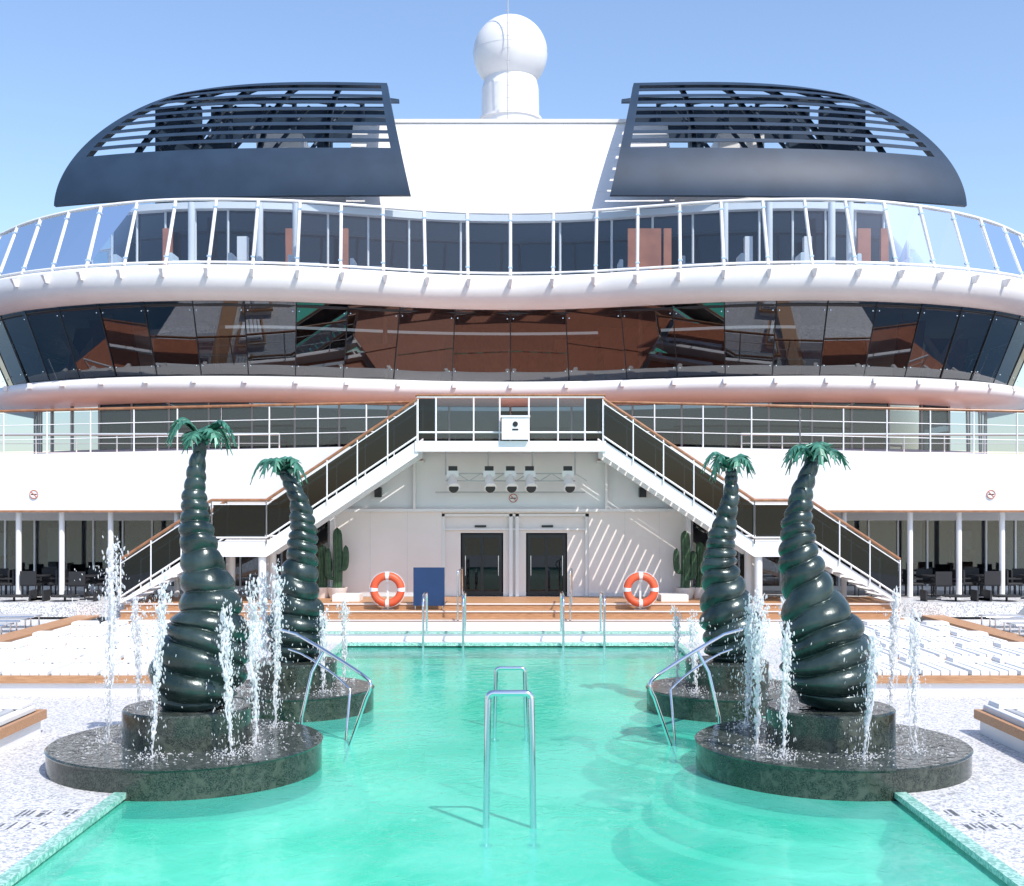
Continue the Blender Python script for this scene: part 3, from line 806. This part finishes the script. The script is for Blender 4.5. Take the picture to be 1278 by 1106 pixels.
bm=bmesh.new(); bmesh.ops.create_icosphere(bm,subdivisions=1,radius=1); bm.verts.ensure_lookup_table()
IV=[v.co.copy() for v in bm.verts]; IF=[tuple(v.index for v in f.verts) for f in bm.faces]; bm.free()
def drop(mb,c,r,st=1.0):
    ax=Matrix.Rotation(random.uniform(-.35,.35),3,'X')@Matrix.Rotation(random.uniform(-.35,.35),3,'Y')
    mb.add([Vector(c)+ax@Vector((v.x*r,v.y*r,v.z*r*st)) for v in IV],IF,True)
def jet(x,y,z0,z1,w=.10):
    e=empty('fountain_jet'); mb=MB(); H=z1-z0
    pts=[];rs=[]
    sx=sy=0
    for k in range(60):
        t=k/59; sx+=random.gauss(0,.010); sy+=random.gauss(0,.010)
        pts.append((x+sx,y+sy,z0+H*.9*t)); rs.append((.012+.018*t*random.uniform(.2,1.5))*(w/.1)*(1 if t<.93 else .3))
    mb.tube(pts,rs,7)
    for k in range(int(520*H/2.2)):
        t=random.random()**.55; sp=w*(.15+1.15*t)
        drop(mb,(x+sx*t+random.gauss(0,sp*.55),y+sy*t+random.gauss(0,sp*.55),z0+H*t*random.uniform(.86,1.07)),random.uniform(.004,.017)*(1 if random.random()<.9 else 1.7),random.uniform(1.0,4.0))
    for k in range(int(230*H/2.2)):
        t=random.random(); drop(mb,(x+random.gauss(0,w*1.9),y+random.gauss(0,w*1.9),z0+H*.9*t),random.uniform(.003,.009),random.uniform(1.5,5))
    for k in range(120):
        a=random.uniform(0,6.28); r=abs(random.gauss(0,.26)); drop(mb,(x+r*math.cos(a),y+r*math.sin(a),z0+abs(random.gauss(0,.05))),random.uniform(.005,.015),.8)
    obj('water_column',mb,SPRAY,e)
for (x,y,z,w) in ((-6.35,18.9,3.55,.10),(-5.3,17.75,3.1,.07),(-3.95,18.6,3.0,.13),(-4.15,17.9,2.7,.08),(-3.95,20.2,3.1,.09),(-6.2,20.2,2.6,.07)): jet(x,y,.45,z,w)
for (x,y,z,w) in ((3.75,18.3,2.7,.12),(4.05,17.8,2.4,.06),(6.15,18.2,2.5,.07),(5.2,17.7,2.3,.06),(3.95,20.2,2.6,.08),(6.3,20.0,2.7,.06)): jet(x,y,.45,z,w)
for (x,y,z,w) in ((-3.75,24.0,2.1,.09),(-3.5,25.3,2.2,.07),(-5.5,24.3,2.5,.08),(-5.25,25.7,2.7,.08)): jet(x,y,.45,z,w)
for (x,y,z,w) in ((3.7,24.0,2.0,.10),(3.5,25.2,2.0,.07),(5.5,24.2,2.4,.08),(5.3,25.7,2.4,.08)): jet(x,y,.45,z,w)

# ------------------------------------------------------ pool handrails
def arc(a,b,c,k=6):
    a,b,c=map(Vector,(a,b,c)); return [a*(1-t)**2+b*2*t*(1-t)+c*t*t for t in [i/k for i in range(k+1)]]
def uframe(name,xc,y,w,zt,zb,rad=.042):
    e=empty(name); mb=MB(); r=.08
    pts=[(xc-w,y,zb)]+arc((xc-w+.03,y,zt-r),(xc-w+.03,y,zt),(xc-w+.03+r,y,zt))+arc((xc+w-.03-r,y,zt),(xc+w-.03,y,zt),(xc+w-.03,y,zt-r))+[(xc+w,y,zb)]
    mb.tube(pts,rad,12)
    obj('bent_tube',mb,CHROME,e)
    mb=MB()
    for s in (-1,1): mb.lathe(xc+s*w,y,[(.09,zb),(.09,zb+.03),(.04,zb+.05)],16)
    obj('floor_flanges',mb,CHROME,e)
uframe('pool_handrail',-.01,15.6,.31,1.75,-.25); uframe('pool_handrail',0.0,22.6,.30,1.12,-.25,.036)
for s in (-1,1):
    e=empty('curved_step_rail'); mb=MB()
    def R(x,y,z): return (s*x,y,z)
    mb.tube([R(4.35,22.6,1.85)]+arc(R(3.9,22.0,1.82),R(3.0,21.3,1.45),R(2.55,20.9,1.22))+arc(R(2.47,20.87,1.16),R(2.36,20.8,1.08),R(2.5,20.85,.85))+[R(2.9,21.0,-.3)],.032,10)
    mb.tube([R(3.35,21.65,1.6),R(3.55,21.5,1.2),R(3.72,21.4,.4),R(3.74,21.4,-.2)],.028,10)
    mb.tube([R(4.2,22.8,1.45)]+arc(R(3.9,22.4,1.42),R(3.2,21.9,1.15),R(2.85,21.4,.9))+[R(2.95,21.4,-.2)],.022,8)
    obj('bent_tube',mb,CHROME,e)
for xa,xb in ((-2.55,-1.38),(1.55,2.75)):
    e=empty('pool_ladder'); mb=MB()
    for x in (xa,xb):
        h=1.55
        mb.tube([(x,35.15,-.7),(x,35.15,h-.35)]+arc((x,35.15,h-.3),(x,35.2,h),(x,35.55,h))+arc((x,36.3,h),(x,36.62,h),(x,36.62,h-.3))+[(x,36.62,ZD)],.038,8)
    for z in (-.2,-.5): mb.tube([(xa,35.15,z),(xb,35.15,z)],.03,6)
    obj('ladder_tubes',mb,CHROME,e)
for x in (-1.62,1.95):
    e=empty('step_post_rail'); mb=MB(); mb.tube([(x-.05,38.2,.1),(x-.05,38.2,1.9)]+arc((x-.05,38.2,2.0),(x-.05,38.2,2.12),(x+.02,38.4,2.12))+[(x+.05,39.2,2.12),(x+.05,39.2,.98)],.03,8); obj('bent_tube',mb,CHROME,e)

for x in (-3.99,4.23):
    e=empty('life_ring'); mb=MB(); mw=MB(); R_=.44; r_=.125
    y=38.98; zc=1.44
    def ringseg(m,a0,a1,rr,k=10):
        pts=[(x+math.cos(a0+(a1-a0)*i/k)*R_,y,zc+math.sin(a0+(a1-a0)*i/k)*R_) for i in range(k+1)]; m.tube(pts,rr,12)
    for q in range(4):
        c=math.pi/4+q*math.pi/2; ringseg(mb,c-.66,c+.66,r_); ringseg(mw,c+.655,c+.915,r_+.004,4)
    obj('foam_ring',mb,ORANGE,e); obj('white_bands',mw,WHITE,e)
    mb=MB(); pts=[(x+math.cos(t*math.pi/20)*(R_+.135+.015*abs(math.sin(t*math.pi/10))),y-.02,zc+math.sin(t*math.pi/20)*(R_+.135+.015*abs(math.sin(t*math.pi/10)))) for t in range(41)]
    mb.tube(pts,.009,5); mb.box(x-.03,x+.03,y+.13,y+.17,.78,zc+.42); mb.box(x-.05,x+.05,y-.05,y+.17,zc+.27,zc+.31); mb.box(x-.2,x+.2,y+.1,y+.2,.78,.80); obj('rope_and_stand',mb,WHITE,e)
e=empty('information_board'); mb=MB(); mb.box(-3.14,-2.13,38.9,38.95,.92,2.16); obj('panel',mb,BLUE,e)
mb=MB(); mb.tube([(-3.09,39.05,.78),(-3.09,38.97,2.1)],.02,6); mb.tube([(-2.2,39.05,.78),(-2.2,38.97,2.1)],.02,6); obj('easel_legs',mb,CHROME,e)
def cactus(x,y,h,arms,seed):
    e=empty('potted_cactus'); mb=MB()
    def rib(pts,r):
        N=24; C=cat3([list(p) for p in pts],14); vs=[];fs=[]
        for q,c in enumerate(C):
            t=q/14; rr=r*(1 if t<.8 else math.sqrt(max(.02,1-((t-.8)/.2)**2)))
            for k in range(N):
                a=2*math.pi*k/N; q_=rr*(1+.16*(1 if k%2 else -1)*.6); vs.append((c[0]+math.cos(a)*q_,c[1]+math.sin(a)*q_,c[2]))
        for q in range(14):
            for k in range(N): fs.append((q*N+k,q*N+(k+1)%N,(q+1)*N+(k+1)%N,(q+1)*N+k))
        mb.add(vs,fs,False)
    rib([(x,y,1.2),(x+.03,y,1.2+h*.5),(x,y,1.2+h)],.15)
    for (dx,z0,hh) in arms: rib([(x,y-.02,z0),(x+dx*.7,y-.05,z0+.05),(x+dx,y-.05,z0+.3),(x+dx,y-.05,z0+hh)],.10)
    obj('ribbed_stem',mb,CACTUS,e)
    mb=MB(); mb.lathe(x,y,[(.25,.985),(.36,1.35)],20); mb.lathe(x,y,[(.36,1.35),(.30,1.35)],20); mb.lathe(x,y,[(.30,1.32),(0,1.32)],20); obj('pot',mb,CREAM,e)
cactus(-5.95,41.3,2.2,[(.3,1.9,.9),(-.3,1.6,1.1)],1); cactus(-6.5,41.5,1.6,[(.25,1.7,.7)],2)
cactus(6.0,41.3,2.1,[(-.3,1.8,.9),(.3,1.6,1.0)],3); cactus(6.55,41.5,1.7,[(.25,1.7,.7),(-.25,2.0,.6)],4)

mb=MB(); mb.box(-22,22,-30,80,-18,-1.7); obj('ship_hull',mb,WHITE)
mb=MB(); mb.add([(-6000,-6000,-16),(6000,-6000,-16),(6000,6000,-16),(-6000,6000,-16)],[(0,1,2,3)]); obj('sea',mb,SEA)

# ------------------------------------------------------ light
sd=Vector((.44,-.58,.93)).normalized()
el=math.asin(sd.z); az=math.atan2(sd.x,sd.y)
w=bpy.data.worlds.new('World'); S.world=w; w.use_nodes=True
nt=w.node_tree; bg=nt.nodes['Background']; sky=nt.nodes.new('ShaderNodeTexSky'); sky.sky_type='NISHITA'; sky.sun_disc=False
sky.sun_elevation=el; sky.sun_rotation=az; sky.air_density=1.25; sky.dust_density=.8; sky.ozone_density=3.0
mul=nt.nodes.new('ShaderNodeMix'); mul.data_type='RGBA'; mul.blend_type='MULTIPLY'; mul.inputs[0].default_value=1; mul.inputs[7].default_value=(1.34,1.34,1.44,1)
nt.links.new(sky.outputs[0],mul.inputs[6]); nt.links.new(mul.outputs[2],bg.inputs[0]); bg.inputs[1].default_value=.15
L=bpy.data.lights.new('sun','SUN'); L.energy=4.9; L.angle=math.radians(.5); L.color=(1,.95,.89)
lo=bpy.data.objects.new('sun',L); COL.objects.link(lo); lo.rotation_euler=sd.to_track_quat('Z','Y').to_euler(); lo.location=(20,-20,40)
S.view_settings.view_transform='Standard'; S.view_settings.look='None'; S.view_settings.exposure=0

cam=bpy.data.cameras.new('camera'); co=bpy.data.objects.new('camera',cam); COL.objects.link(co); S.camera=co
co.location=(0,0,4.2); co.rotation_euler=(math.radians(90),0,0)
cam.sensor_width=36; cam.lens=42.25; cam.shift_y=.060; cam.shift_x=.0016; cam.clip_end=12000; cam.clip_start=.1
